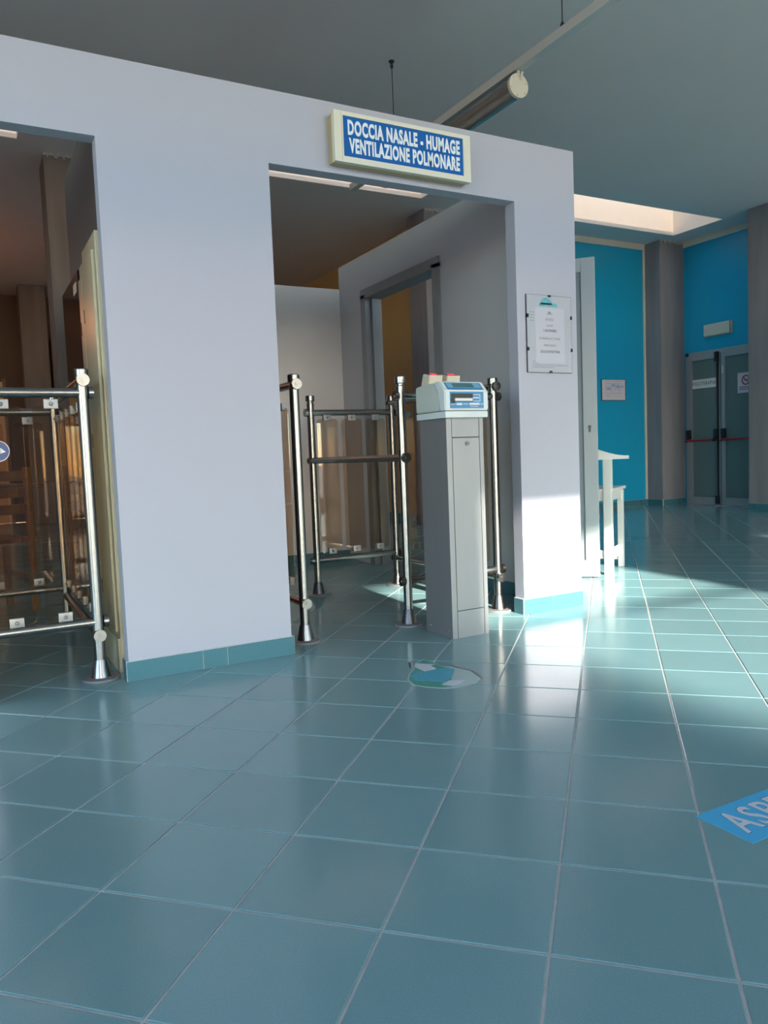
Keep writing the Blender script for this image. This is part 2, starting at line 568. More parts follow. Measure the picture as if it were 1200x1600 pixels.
# ---- ceiling with skylight shafts
us = [XL]
for a, b in SKYX: us += [a, b]
us.append(XR + 0.2)
cl = obj('ceiling', grid_wall(us, [YR - 0.15, 3.48, 4.26, YF], lambda i, j: not (j == 1 and i % 2 == 1), 2, H, H + 0.25), 'ceiling')
setp(cl, kind='structure')
for k, (a, b) in enumerate(SKYX):
    # roof lantern: unseen form made up so the sun falls on the far cream face
    bm = bmesh.new()
    box(bm, a - 0.06, b + 0.06, 4.255, 4.34, H + 0.002, H + 0.90)
    box(bm, a - 0.06, a + 0.005, 3.40, 4.255, H + 0.002, H + 0.90)
    box(bm, b - 0.005, b + 0.06, 3.40, 4.255, H + 0.002, H + 0.90)
    box(bm, a + 0.005, b - 0.005, 3.40, 3.485, H + 0.002, H + 0.39)
    tr = obj('trim_%d' % (k + 1), bm, 'well')
    setp(tr, kind='structure', label='cream skylight shaft in the ceiling')
    obj('glass_pane', bx(a + 0.005, b - 0.005, 3.43, 3.44, H + 0.39, H + 0.84), 'dimming_pane', tr)
    obj('opal_sheet', bx(a + 0.005, b - 0.005, 3.40, 4.255, H + 0.85, H + 0.86), 'opal', tr)  # translucent lid added for more light in the rooms below

# ---- main free-standing partition (front face Y = 0)
PX = [-2.45, -1.75, -0.75, -0.155, 0.34, 1.04, 2.355, 2.757]
bm = grid_wall(PX, [0, 2.125, WT], lambda i, j: j == 1 or i in (0, 2, 4, 6), 1, 0.0, 0.075)
wf_ = obj('wall_front', bm, 'wall')
setp(wf_, kind='structure')
# side return of the partition with the doorway
SX0, SX1 = 2.65, 2.757
DY0, DY1, DZ = 1.20, 2.22, 2.115
bm = grid_wall([0.075, DY0, DY1, 2.68], [0, DZ, WT], lambda i, j: j == 1 or i != 1, 0, SX0, SX1)
setp(obj('wall_side', bm, 'wall_lifted'), kind='structure')
setp(obj('wall_back', bx(0.9, SX1, 2.68, 2.80, 0, 2.255), 'laminate'), kind='structure')
# grey cross wall behind the pier
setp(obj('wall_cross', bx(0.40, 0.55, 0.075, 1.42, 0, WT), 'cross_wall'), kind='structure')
# ---- outer walls
setp(obj('wall_blue', bx(5.02, 8.50, 4.75, 4.90, 0, H), 'blue'), kind='structure')
setp(obj('wall_ochre', bx(4.91, 5.02, 4.92, YF, 0, H), 'ochre'), kind='structure')
setp(obj('wall_far', bx(XL, XR, YF, YF + 0.15, 0, H), 'brown_wall'), kind='structure')
setp(obj('wall_left', grid_wall([YR, -5.75, -1.2, YF], [0, 0.12, 3.3, H], lambda i, j: not (i == 1 and j == 1), 0, XL - 0.15, XL), 'wall'), kind='structure')
w4 = obj('window_4', grid_wall([-5.75, -5.70, -3.50, -3.45, -1.25, -1.2], [0.12, 0.17, 2.1, 2.15, 3.25, 3.3], lambda i, j: i % 2 == 0 or j % 2 == 0, 0, XL - 0.10, XL - 0.04), 'alu')  # unseen window added to bring in light from the left
setp(w4, kind='structure')
for y0 in (-5.72, -3.47):
    for z0, z1 in ((0.16, 2.11), (2.14, 3.26)):
        obj('glass_pane', bx(XL - 0.074, XL - 0.066, y0, y0 + 2.24, z0, z1), 'pane', w4)
bm = grid_wall([YR, 2.70], [0, H], lambda i, j: True, 0, 8.95, XR + 0.1)
setp(obj('wall_right', bm, 'wall'), kind='structure')
bm = grid_wall([3.09, 3.25, 4.42, 4.46], [0, 2.14, H], lambda i, j: j == 1 or i != 1, 0, 8.95, XR + 0.1)
setp(obj('wall_door', bm, 'blue'), kind='structure')
setp(obj('light_stop_slab', bx(9.16, 9.25, 2.9, 4.9, -0.12, H), 'concrete'), kind='structure')  # unseen slab added to stop light leaking under the glass doors
# rear wall (behind the camera) with low glazing invented to light the hall, high windows set by the sun patches
xs, low, high = [XL], [], []
for a, b in WINX:
    c = (a + b) / 2
    xs += [c - 1.30, a - 0.32, a, b, c + 1.58]
xs.append(XR + 0.1)


def rear_solid(i, j):
    k = (i - 1) % 5
    if i == 0 or k == 4: return True
    if j == 1: return False                    # low glazing
    if j == 3: return k not in (1, 2)          # hazy row
    if j == 4: return k != 2                   # clear row
    return True


bm = grid_wall(xs, [0, 0.12, 1.82, 1.96, 2.865, 3.57, H], rear_solid, 1, YR - 0.15, YR)
setp(obj('wall_rear', bm, 'wall'), kind='structure')
for k, (a, b) in enumerate(WINX):
    c = (a + b) / 2
    wo_ = bpy.data.objects.new('window_%d' % (k + 1), None)
    COL.objects.link(wo_)
    wo_.location = (c, YR - 0.07, 0)
    setp(wo_, kind='structure')
    hw = (b - a) / 2
    bm = bmesh.new()
    for z0, z1, x0 in ((1.96, 1.99, -hw - 0.32), (2.85, 2.88, -hw - 0.32), (3.53, 3.57, -hw)):
        box(bm, x0, hw, -0.03, 0.03, z0, z1)
    for x, z0, z1 in ((-hw, 2.88, 3.53), (hw - 0.03, 1.99, 3.53), (-hw - 0.32, 1.99, 2.85)):
        box(bm, x, x + 0.03, -0.03, 0.03, z0, z1)
    for x in (-1.30, -0.345, 0.595, 1.54):
        box(bm, x, x + 0.04, -0.03, 0.03, 0.12, 1.82)
    for z in (0.12, 1.78):
        box(bm, -1.30, 1.58, -0.03, 0.03, z, z + 0.04)
    obj('window_frame', bm, 'alu', wo_)
    obj('glass_pane', bx(-hw + 0.02, hw - 0.02, -0.004, 0.004, 2.88, 3.54), 'pane', wo_)
    obj('glass_pane', bx(-hw - 0.30, hw - 0.02, -0.004, 0.004, 1.98, 2.86), 'haze_pane', wo_)
    for x in (-1.275, -0.325, 0.615):
        obj('glass_pane', bx(x, x + 0.95, -0.004, 0.004, 0.15, 1.79), 'pane', wo_)
setp(obj('sun_block_slab', bx(XL, XR, -11.0, YR - 0.15, 1.85, 1.92), 'concrete'), kind='structure')  # unseen slab added to keep the sun off the low glazing
setp(obj('ground', bx(-60, 60, -80, YR - 0.15, -0.2, -0.06), 'ground'), kind='structure')

# ---- pillars (bare concrete, chipped plaster at the head)
def pillar(name, x0, x1, y0, y1, m, label, chip=True):
    t = thing(name, label, 'pillar', ((x0 + x1) / 2, (y0 + y1) / 2, 0), group=None)
    hx, hy = (x1 - x0) / 2, (y1 - y0) / 2
    obj('shaft', bx(-hx, hx, -hy, hy, 0, H, bev=0.02), m, t)
    if chip:
        bm = bmesh.new()
        n = 26
        for s in range(n):
            x = -hx + 2 * hx * s / n
            h = 0.012 + 0.03 * random.random()
            box(bm, x, x + 2 * hx / n, -hy - 0.012 * random.random() - 0.004, -hy + 0.01, H - h, H)
        obj('chipped_plaster', bm, 'chip', t, label='crumbling plaster at the top of the pillar')
    return t


pillar('pillar', 8.48, 9.02, 4.46, 4.95, 'concrete', 'grey concrete pillar in the corner between blue wall and glass doors')
pillar('pillar', 8.45, 9.04, 2.70, 3.09, 'concrete', 'grey concrete pillar right of the glass doors at the frame edge', chip=False)
pillar('pillar', 4.68, 5.03, 4.53, 4.92, 'concrete', 'concrete pillar at the end of the ochre wall seen over the partition')
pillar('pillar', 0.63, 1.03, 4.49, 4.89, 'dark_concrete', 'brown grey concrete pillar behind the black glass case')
pillar('pillar', 0.72, 1.10, 9.9, 10.3, 'dark_concrete', 'dark pillar at the far end of the brown room', chip=False)

# ---- trims round the blue wall
setp(obj('trim_4', bx(5.02, 8.48, 4.735, 4.75, 3.62, H), 'cream_trim'), kind='structure')
setp(obj('trim_5', bx(8.445, 8.48, 4.735, 4.75, 0.09, 3.62), 'cream_trim'), kind='structure')
setp(obj('trim_6', bx(8.935, 8.95, 3.09, 4.46, 3.62, H), 'cream_trim'), kind='structure')


# ---- baseboards of single tiles
def baseboard(name, runs, h=0.08):
    """runs: list of (x0,y0,x1,y1,nx,ny,[cuts]) wall foot segments with outward normal"""
    g = bmesh.new()
    par = None
    pieces = []
    for (x0, y0, x1, y1, nx, ny, cuts) in runs:
        a, b = Vector((x0, y0)), Vector((x1, y1))
        n = Vector((nx, ny))
        L = (b - a).length
        d = (b - a) / L
        def quad(s0, s1, t0, t1):
            return [tuple(a + d * s0 + n * t0), tuple(a + d * s1 + n * t0), tuple(a + d * s1 + n * t1), tuple(a + d * s0 + n * t1)]
        prism(g, quad(0, L, 0.0005, 0.008), 2, 0.0, h + 0.002)
        cs = [0] + cuts + [L] if cuts is not None else [min(L, 0.3 * k) for k in range(int(L / 0.3) + 1)] + [L]
        cs = sorted(set(round(c, 4) for c in cs))
        for s0, s1 in zip(cs, cs[1:]):
            if s1 - s0 < 0.012: continue
            pieces.append(quad(s0 + 0.0015, s1 - 0.0015, 0.0005, 0.011))
    par = obj(name, g, 'grout')
    setp(par, kind='structure')
    for q in pieces:
        bm = prism(bmesh.new(), q, 2, 0.001, h)
        obj('baseboard_tile', bm, 'base_tile', par)
    return par


baseboard('baseboard_front', [(0.329, 0, 1.051, 0, 0, -1, [0.31, 0.415]),
                              (0.34, 0.0, 0.34, 0.075, -1, 0, []), (1.04, 0, 1.04, 0.075, 1, 0, []),
                              (2.344, 0, 2.757, 0, 0, -1, [0.2]), (2.355, 0.0, 2.355, 0.075, -1, 0, []),
                              (-0.761, 0, -0.155, 0, 0, -1, None)])
baseboard('baseboard_back', [(0.9, 2.68, SX0, 2.68, 0, -1, None), (SX0, 0.075, SX0, 1.15, -1, 0, None)])
baseboard('baseboard_blue', [(5.03, 4.735, 8.48, 4.735, 0, -1, None), (8.48, 4.46, 8.48, 4.735, -1, 0, None),
                             (8.48, 4.46, 8.94, 4.46, 0, -1, None), (8.45, 2.70, 8.45, 3.09, -1, 0, None), (8.45, 3.09, 8.94, 3.09, 0, 1, None)], h=0.09)
baseboard('baseboard_ochre', [(4.91, 4.93, 4.91, 9.0, -1, 0, None)], h=0.09)

# ================================================================== DOORS
# ---- door_1: doorway in the side wall with its leaf swung out into the hall
d1 = bpy.data.objects.new('door_1', None)
COL.objects.link(d1)
setp(d1, kind='structure', label='grey metal door standing open behind the end of the white partition')
bm = bmesh.new()
for y0, y1 in ((DY0 - 0.05, DY0 + 0.025), (DY1 - 0.025, DY1 + 0.05)):
    box(bm, SX0 - 0.02, SX1 + 0.02, y0, y1, 0, DZ)
box(bm, SX0 - 0.02, SX1 + 0.02, DY0 - 0.05, DY1 + 0.05, DZ - 0.025, DZ + 0.045)
box(bm, SX0 + 0.03, SX1 - 0.03, DY1 - 0.055, DY1 - 0.025, 0, DZ - 0.03)
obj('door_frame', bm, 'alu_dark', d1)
# the leaf, hinged at the near jamb, swung about 135 degrees out
hinge = Vector((2.81, 1.235, 0))
ang = radians(-45)
LW, LH = 0.925, 2.085
lf = bmesh.new()
ST = 0.09
for x0, x1, z0, z1 in ((0, ST, 0.012, LH), (LW - ST, LW, 0.012, LH), (ST, LW - ST, LH - ST, LH), (ST, LW - ST, 0.012, 0.12)):
    box(lf, x0, x1, -0.02, 0.02, z0, z1, bev=0.003)
leaf = obj('door_leaf', lf, 'alu', d1)
leaf.location = hinge
leaf.rotation_euler = (0, 0, ang)
obj('infill_panel', bx(ST - 0.01, LW - ST + 0.01, -0.008, 0.008, 0.11, LH - ST + 0.01), 'panel_grey', leaf)
bm = bmesh.new()
tube(bm, (LW - 0.05, -0.026, 1.000), (LW - 0.05, -0.018, 1.000), 0.011, 14)
box(bm, LW - 0.057, LW - 0.043, -0.026, -0.018, 0.965, 0.998)
obj('keyhole_plate', bm, 'dark_steel', leaf, label='small dark keyhole plate')

# ---- door_2: glazed double door under the blue wall
d2 = bpy.data.objects.new('door_2', None)
COL.objects.link(d2)
d2.location = (8.95, 3.835, 0)
setp(d2, kind='structure', label='grey aluminium double door with frosted glass and red push bars')
bm = bmesh.new()
for y in (-0.585, 0.535):
    box(bm, -0.025, 0.06, y, y + 0.05, 0, 2.14)
box(bm, -0.025, 0.06, -0.585, 0.585, 2.09, 2.14)
obj('door_frame', bm, 'alu', d2)
for s in (1, -1):                      # +1: left leaf in view
    y0, y1 = (0.012, 0.533) if s == 1 else (-0.533, -0.004)
    bm = bmesh.new()
    st = 0.062
    for a, b, z0, z1 in ((y0, y0 + st, 0.003, 2.088), (y1 - st, y1, 0.003, 2.088), (y0 + st, y1 - st, 2.02, 2.088), (y0 + st, y1 - st, 0.003, 0.11)):
        box(bm, -0.04, 0.01, a, b, z0, z1, bev=0.003)
    lf = obj('door_leaf', bm, 'alu', d2)
    obj('glass_pane', bx(-0.018, -0.008, y0 + st - 0.01, y1 - st + 0.01, 0.1, 2.03), 'frosted', lf)
    # push bar: red tube carried by two black housings
    ya, yb = (y0 + 0.05, y1 - 0.02) if s == 1 else (y0 + 0.02, y1 - 0.05)
    zb = 0.905
    obj('push_bar', tb((-0.115, ya + 0.02, zb), (-0.115, yb - 0.0, zb), 0.014, 12), 'red', lf, smooth=True, label='red push bar')
    for y in (ya, yb):
        bm = bmesh.new()
        box(bm, -0.085, -0.04, y - 0.03, y + 0.03, zb + 0.02, zb + 0.15, bev=0.006)
        prism(bm, [(-0.125, zb - 0.02), (-0.10, zb - 0.02), (-0.045, zb + 0.03), (-0.045, zb + 0.09), (-0.085, zb + 0.05)], 1, y - 0.014, y + 0.014)
        obj('bar_housing', bm, 'black', lf, label='black push bar housing')
bm = bmesh.new()
box(bm, -0.062, -0.04, 0.03, 0.052, 0.02, 2.07)
for z0, z1 in ((1.97, 2.10), (0.02, 0.14)):
    box(bm, -0.075, -0.04, 0.022, 0.075, z0, z1, bev=0.004)
obj('lock_rod', bm, 'black', d2, label='black vertical lock rod')
ds = obj('door_sign', bx(8.922, 8.930, 3.905, 4.335, 1.63, 1.755), 'white_pl')
setp(ds, 'white strip sign reading FISIOTERAPIA on the left glass door', 'sign')
lettering('lettering', 'FISIOTERAPIA', 0.072, 'navy_ink', ds, face_mtx((-1, 0, 0), (8.9212, 4.115, 1.692)), fit=0.375, bold=0.0, spacing=1.15)
ns = obj('no_smoking_sign', bx(8.922, 8.930, 3.36, 3.585, 1.51, 1.775), 'pink_paper')
setp(ns, 'small no smoking notice on the right glass door', 'sign')
bm = bmesh.new()
n = 28
for k in range(n):
    a0, a1 = 2 * pi * k / n, 2 * pi * (k + 1) / n
    q = [(0.05 * cos(a0), 0.05 * sin(a0)), (0.065 * cos(a0), 0.065 * sin(a0)), (0.065 * cos(a1), 0.065 * sin(a1)), (0.05 * cos(a1), 0.05 * sin(a1))]
    prism(bm, [(3.46 + p, 1.675 + r) for p, r in q], 0, 8.9205, 8.922)
q = Matrix.Rotation(radians(45), 2)
prism(bm, [tuple(Vector((3.46, 1.675)) + q @ Vector(p)) for p in ((-0.052, -0.006), (0.052, -0.006), (0.052, 0.006), (-0.052, 0.006))], 0, 8.9203, 8.922)
obj('prohibition_ring', bm, 'red', ns, label='red prohibition ring')
bm = bmesh.new()
box(bm, 8.9206, 8.922, 3.425, 3.495, 1.668, 1.678)
box(bm, 8.9206, 8.922, 3.425, 3.433, 1.68, 1.70)
for k in range(3):
    box(bm, 8.9206, 8.922, 3.385, 3.56, 1.585 - 0.018 * k, 1.592 - 0.018 * k)
setp(obj('print', bm, 'ink', ns), kind='stuff')
st = obj('label_sticker', bx(8.902, 8.910, 3.79, 3.812, 1.80, 1.90), 'sticker_white')
setp(st, 'tiny white label stuck on the middle stile of the glass doors', 'label')

# ---- emergency light above the double door
t = thing('emergency_light', 'blank rectangular emergency light on blue wall over the glass doors', 'lamp', (8.95, 3.885, 2.405))
obj('housing', bx(-0.03, 0, -0.215, 0.215, -0.085, 0.085, bev=0.006), 'machine_grey', t)
obj('diffuser', bx(-0.06, -0.03, -0.205, 0.205, -0.078, 0.078, bev=0.01), 'machine_grey', t)

# ================================================================== GATES
PR = 0.0225


def post(par, x, y, boot='steel'):
    bm = lathe(bmesh.new(), [(PR, 0.055), (PR, 1.205), (PR - 0.003, 1.208), (PR - 0.003, 1.222)], 20)
    p = obj('post', bm, 'steel', par, smooth=True, loc=(x, y, 0))
    obj('base_flange', lathe(bmesh.new(), [(0.072, 0.0), (0.074, 0.004), (0.070, 0.010), (0.04, 0.013)], 28), 'steel_box', p, smooth=True)
    obj('base_boot', lathe(bmesh.new(), [(0.041, 0.010), (0.038, 0.02), (0.027, 0.075), (0.0235, 0.085)], 20), boot, p, smooth=True)
    obj('cap', lathe(bmesh.new(), [(0.025, 1.218), (0.028, 1.221), (0.028, 1.250), (0.025, 1.254), (0, 1.254)], 20), 'steel', p, smooth=True)
    return p


def rail(par, p0, p1, r=0.019, ends=(1, 1)):
    p0, p1 = Vector(p0), Vector(p1)
    d = (p1 - p0).normalized()
    o = obj('rail', tb(p0, p1, r, 18), 'steel', par, smooth=True)
    for e, p, s in ((ends[0], p0, -1), (ends[1], p1, 1)):
        if e:
            q = p + d * s * 0.026
            bm = tb(q - d * s * 0.004, q + d * s * 0.014, 0.0245, 18)
            tube(bm, q + d * s * 0.014, q + d * s * 0.017, 0.008, 12)
            obj('end_disc', bm, 'steel', o, smooth=True)
    return o


def rounded(wd, z0, z1, r=0.022, n=5):
    pts = []
    for cx, cz, a0 in ((wd / 2 - r, z0 + r, -90), (wd / 2 - r, z1 - r, 0), (-wd / 2 + r, z1 - r, 90), (-wd / 2 + r, z0 + r, 180)):
        for k in range(n + 1):
            a = radians(a0 + 90 * k / n)
            pts.append((cx + r * cos(a), cz + r * sin(a)))
    return pts


_panel = {}


def panel(par, x, y, along, wd=0.142, z0=0.262, z1=1.108):
    key = (along, wd)
    if key not in _panel:
        bm = prism(bmesh.new(), rounded(wd, z0, z1), 1, -0.003, 0.003)
        p = obj('acrylic_panel', bm, 'acrylic', par)
        bm = bmesh.new()
        box(bm, -0.026, 0.026, -0.011, 0.011, -0.018, 0.018, bev=0.002)
        for s in (-1, 1):
            bmesh.ops.create_uvsphere(bm, u_segments=10, v_segments=6, radius=0.008, matrix=Matrix.Translation((0, s * 0.012, 0)))
        c = obj('clamp', bm, 'steel_box', p, smooth=True, loc=(0, 0, z0 + 0.012))
        c2 = dupe(c, p, (0, 0, z1 + 0.008))
        _panel[key] = (p, c, c2)
    else:
        p0, c0, c2 = _panel[key]
        p = dupe(p0, par)
        dupe(c0, p)
        dupe(c2, p)
    p.location = (x, y, 0)
    p.rotation_euler = (0, 0, 0 if along == 'x' else radians(90))
    return p


ZT, ZB, ZTY, ZBY = 1.160, 0.228, 1.208, 0.186     # rail heights along X and along Y

# -- left barrier (partly out of the frame)
g = thing('turnstile_barrier', 'stainless steel barrier with tinted panels and blue arrow in the left opening', 'barrier', (0, 0, 0), group='steel barriers at the partition openings')
ya, yb, xa, xm, xb = 0.105, 1.225, 0.248, -0.34, -0.90
for x, y in ((xa, ya), (xb, ya), (xa, yb), (xb, yb)):
    post(g, x, y)
rail(g, (xb, ya, ZT), (xa, ya, ZT)); rail(g, (xb, ya, ZB + 0.01), (xa, ya, ZB + 0.01))
rail(g, (xb, yb, ZT), (xa, yb, ZT)); rail(g, (xb, yb, ZB), (xa, yb, ZB))
for x in (xa, xb):
    rail(g, (x, ya, ZTY), (x, yb, ZTY)); rail(g, (x, ya, ZBY), (x, yb, ZBY))
for k in range(6):
    panel(g, 0.128 - 0.175 * k, ya, 'x')
for k in range(5):
    panel(g, 0.12 - 0.19 * k, yb, 'x')
    panel(g, xa, 0.27 + 0.195 * k, 'y')
    panel(g, xb, 0.27 + 0.195 * k, 'y')
sg = thing('arrow_sign', 'round blue sign with white arrow on the left barrier panel', 'sign', (-0.068, ya - 0.0032, 0.938))
bm = bmesh.new()
tube(bm, (0, -0.0012, 0), (0, 0, 0), 0.040, 36)
obj('rim', bm, 'sign_white', sg)
obj('disc', tb((0, -0.0020, 0), (0, -0.0012, 0), 0.0375, 36), mat('deep_blue_film', (0.02, 0.05, 0.20), 0.3, noise=(9, 0.2, (0.025, 0.06, 0.22))), sg)
bm = bmesh.new()
prism(bm, [(0.006, -0.010), (0.026, -0.003), (0.009, 0.013)], 1, -0.0026, -0.0020)
prism(bm, [(-0.028, -0.006), (0.010, -0.006), (0.010, 0.004), (-0.028, 0.004)], 1, -0.0026, -0.0020)
obj('arrow', bm, 'sign_white', sg)

# -- lane barrier beside the pier
g = thing('turnstile_barrier', 'stainless steel lane barrier running back from the white pier edge', 'barrier', (0, 0, 0), group='steel barriers at the partition openings')
x = 1.176
post(g, x, 0.168); post(g, x, 1.27)
rail(g, (x, 0.168, ZTY), (x, 1.27, ZTY)); rail(g, (x, 0.168, ZBY), (x, 1.27, ZBY))
for k in range(5):
    panel(g, x, 0.33 + 0.195 * k, 'y')

# -- square enclosure behind the card reader
g = thing('turnstile_barrier', 'square stainless steel enclosure with tinted panels behind the card reader', 'barrier', (0, 0, 0), group='steel barriers at the partition openings')
xc, xf, yc, yd = 1.745, 2.312, 0.168, 1.262
for x, y, b in ((xc, yc, 'dark_steel'), (xf, yc, 'steel'), (xc - 0.018, yd, 'dark_steel'), (xf - 0.01, yd, 'steel')):
    post(g, x, y, b)
xd, xe = xc - 0.018, xf - 0.01
rail(g, (xc, yc, ZT - 0.004), (xf, yc, ZT - 0.004)); rail(g, (xc, yc, ZB), (xf, yc, ZB))
rail(g, (xd, yd, ZT - 0.012), (xe, yd, ZT - 0.012)); rail(g, (xd, yd, ZB - 0.006), (xe, yd, ZB - 0.006))
rail(g, (xc, yc, 0.850), (xd, yd, 0.850))
rail(g, (xf, yc, ZTY), (xe, yd, ZTY)); rail(g, (xf, yc, ZBY), (xe, yd, ZBY))
for x in (1.836, 2.008, 2.180):
    panel(g, x, yd, 'x')
for k in range(5):
    panel(g, xf - 0.005, 0.30 + 0.19 * k, 'y')

# ================================================================== CARD READER
t = thing('card_reader', 'steel card reader column with blue keypad and two red displays', 'turnstile', (0, 0, 0))
X0, X1, Y0, Y1, ZH = 1.754, 1.960, -0.218, 0.012, 1.028
obj('column', bx(X0, X1, Y0 + 0.004, Y1, 0, ZH, bev=0.002), 'steel_box', t)
obj('edge_strip', bx(X0, X0 + 0.028, Y0, Y0 + 0.004, 0, ZH), 'steel_box', t)
obj('edge_strip', bx(X1 - 0.022, X1, Y0, Y0 + 0.004, 0, ZH), 'steel_box', t)
obj('joint_backing', bx(X0 + 0.028, X1 - 0.022, Y0 + 0.0025, Y0 + 0.004, 0.001, ZH - 0.001), 'black', t)
obj('upper_panel', bx(X0 + 0.031, X1 - 0.025, Y0, Y0 + 0.0024, 0.937, ZH), 'steel_box', t)
dp = obj('service_door', bx(X0 + 0.031, X1 - 0.025, Y0 - 0.001, Y0 + 0.0024, 0.1295, 0.932, bev=0.001), 'steel_box', t)
bm = bmesh.new()
tube(bm, (1.866, Y0 - 0.006, 0.905), (1.866, Y0 - 0.001, 0.905), 0.0105, 18)
obj('lock', bm, 'dark_steel', dp, smooth=True)
obj('lock_slot', bx(1.858, 1.874, Y0 - 0.0065, Y0 - 0.0055, 0.9038, 0.9062), 'black', dp)
obj('lower_panel', bx(X0 + 0.031, X1 - 0.025, Y0, Y0 + 0.0024, 0.0, 0.126), 'steel_box', t)
for y in (-0.19, -0.03):
    bm = bmesh.new()
    bmesh.ops.create_uvsphere(bm, u_segments=10, v_segments=6, radius=0.005, matrix=Matrix.Translation((X0, y, 0.035)))
    obj('rivet', bm, 'steel', t, smooth=True)
HX0, HX1, HY0, HY1 = 1.730, 1.972, -0.250, 0.005
# reader head: tray, body and sloping front bezel
bm = bmesh.new()
box(bm, HX0 + 0.003, HX1 - 0.003, HY0 + 0.002, HY1, ZH - 0.004, ZH + 0.026, bev=0.006)
obj('tray', bm, 'machine_white', t, smooth=True)
bm = prism(bmesh.new(), [(HY0 + 0.045, ZH + 0.029), (HY1, ZH + 0.029), (HY1, ZH + 0.152), (-0.08, ZH + 0.160), (HY0 + 0.09, ZH + 0.160), (HY0 + 0.045, ZH + 0.10)], 0, HX0 + 0.002, HX1 - 0.002)
bmesh.ops.bevel(bm, geom=bm.edges[:], offset=0.005, segments=2, affect='EDGES')
obj('head_body', bm, 'machine_grey', t, smooth=True)
bm = prism(bmesh.new(), [(HY0, ZH + 0.029), (HY0 + 0.045, ZH + 0.029), (HY0 + 0.045, ZH + 0.11), (HY0 + 0.09, ZH + 0.163), (HY0 + 0.046, ZH + 0.163), (HY0, ZH + 0.117)], 0, HX0, HX1)
bmesh.ops.bevel(bm, geom=bm.edges[:], offset=0.005, segments=2, affect='EDGES')
bz = obj('bezel', bm, 'machine_white', t, smooth=True)
kp = obj('keypad_film', bx(HX0 + 0.028, HX1 - 0.028, HY0 - 0.0012, HY0 + 0.002, 1.066, 1.141), 'mblue', t, label='blue front film with card slot')
bm = bmesh.new()
box(bm, 1.764, 1.882, HY0 - 0.004, HY0 - 0.001, 1.096, 1.133, bev=0.002)
box(bm, 1.762, 1.784, HY0 - 0.003, HY0 - 0.001, 1.088, 1.110)
obj('slot_surround', bm, 'black', kp)
obj('card_slot', bx(1.781, 1.876, HY0 - 0.012, HY0 - 0.002, 1.098, 1.111, bev=0.002), 'white_pl', kp)
bm = bmesh.new()
for x0, x1, z0, z1 in ((1.886, 1.925, 1.126, 1.129), (1.886, 1.925, 1.097, 1.100), (1.922, 1.925, 1.097, 1.129), (1.884, 1.918, 1.111, 1.116),
                       (1.762, 1.786, 1.082, 1.0835), (1.762, 1.786, 1.086, 1.0875), (1.830, 1.858, 1.082, 1.0835), (1.830, 1.858, 1.086, 1.0875),
                       (1.792, 1.824, 1.080, 1.089), (1.864, 1.920, 1.081, 1.090), (1.868, 1.912, 1.0735, 1.0755), (1.925, 1.942, 1.082, 1.0835), (1.925, 1.942, 1.086, 1.0875)):
    box(bm, x0, x1, HY0 - 0.002, HY0 - 0.001, z0, z1)
setp(obj('print', bm, 'sticker_white', kp), kind='stuff')
# display window on the sloping part
sl = math.atan2(0.046, 0.046)
dm = Matrix.Translation((0, HY0 + 0.023, ZH + 0.140)) @ Matrix.Rotation(-radians(45), 4, 'X')
dw = obj('display_film', bx(HX0 + 0.022, HX1 - 0.022, -0.001, 0.002, -0.024, 0.024, mtx=dm), 'mblue', t, label='blue display film')
obj('display_border', bx(HX0 + 0.029, HX1 - 0.029, -0.0016, 0.0, -0.014, 0.021, mtx=dm), 'mblue_pale', dw)
obj('display', bx(HX0 + 0.060, HX1 - 0.068, -0.0022, 0.0, -0.010, 0.018, mtx=dm), 'lcd', dw)
for k, xx in enumerate((1.752, 1.852)):
    bm = prism(bmesh.new(), [(-0.085, ZH + 0.158), (-0.015, ZH + 0.158), (-0.035, ZH + 0.215), (-0.095, ZH + 0.203)], 0, xx, xx + 0.075)
    bmesh.ops.bevel(bm, geom=bm.edges[:], offset=0.003, segments=2, affect='EDGES')
    b = obj('display_box', bm, 'beige', t, smooth=True, label='beige box with red display')
    s = Vector((0, 0.06, 0.012)).normalized()
    a = math.atan2(0.012, 0.06)
    mm = Matrix.Translation((xx + 0.0375, -0.066, ZH + 0.2095)) @ Matrix.Rotation(a, 4, 'X')
    obj('display_window', bx(-0.031, 0.031, -0.022, 0.022, 0, 0.0012, mtx=mm), 'black', b)
    obj('red_digits', bx(-0.012, 0.014, -0.010, 0.010, 0.001, 0.0035, mtx=mm), 'led', b)

# ================================================================== SIGNS AND NOTICES
t = thing('light_box_sign', 'cream framed blue light box sign over the main opening', 'sign', (0, 0, 0))
sx0, sx1, sz0, sz1 = 1.322, 2.040, 2.152, 2.368
bm = bx(sx0 + 0.004, sx1 - 0.004, -0.046, 0, sz0 + 0.003, sz1 - 0.003, bev=0.006)
obj('housing', bm, 'yellow_pl', t)
fm = grid_wall([sx0, 1.366, 2.000, sx1], [sz0, 2.178, 2.350, sz1], lambda i, j: not (i == 1 and j == 1), 1, -0.072, -0.046)
bmesh.ops.bevel(fm, geom=[e for e in fm.edges if len(e.link_faces) == 2 and e.calc_face_angle(0) > 0.5], offset=0.003, segments=2, affect='EDGES')
obj('frame', fm, 'cream_pl', t)
obj('end_cap_seam', bx(1.3575, 1.3590, -0.0728, -0.071, sz0 + 0.004, sz1 - 0.004), 'yellow_pl', t)
bp = obj('face_panel', bx(1.364, 2.002, -0.066, -0.047, 2.176, 2.352), 'sign_blue', t)
obj('lettering', bmesh.new(), 'sign_white', t) if False else None
lettering('lettering', 'DOCCIA NASALE - HUMAGE', 0.083, 'sign_white', bp, face_mtx((0, -1, 0), (1.686, -0.0665, 2.302)), fit=0.592, bold=0.0036, spacing=1.12)
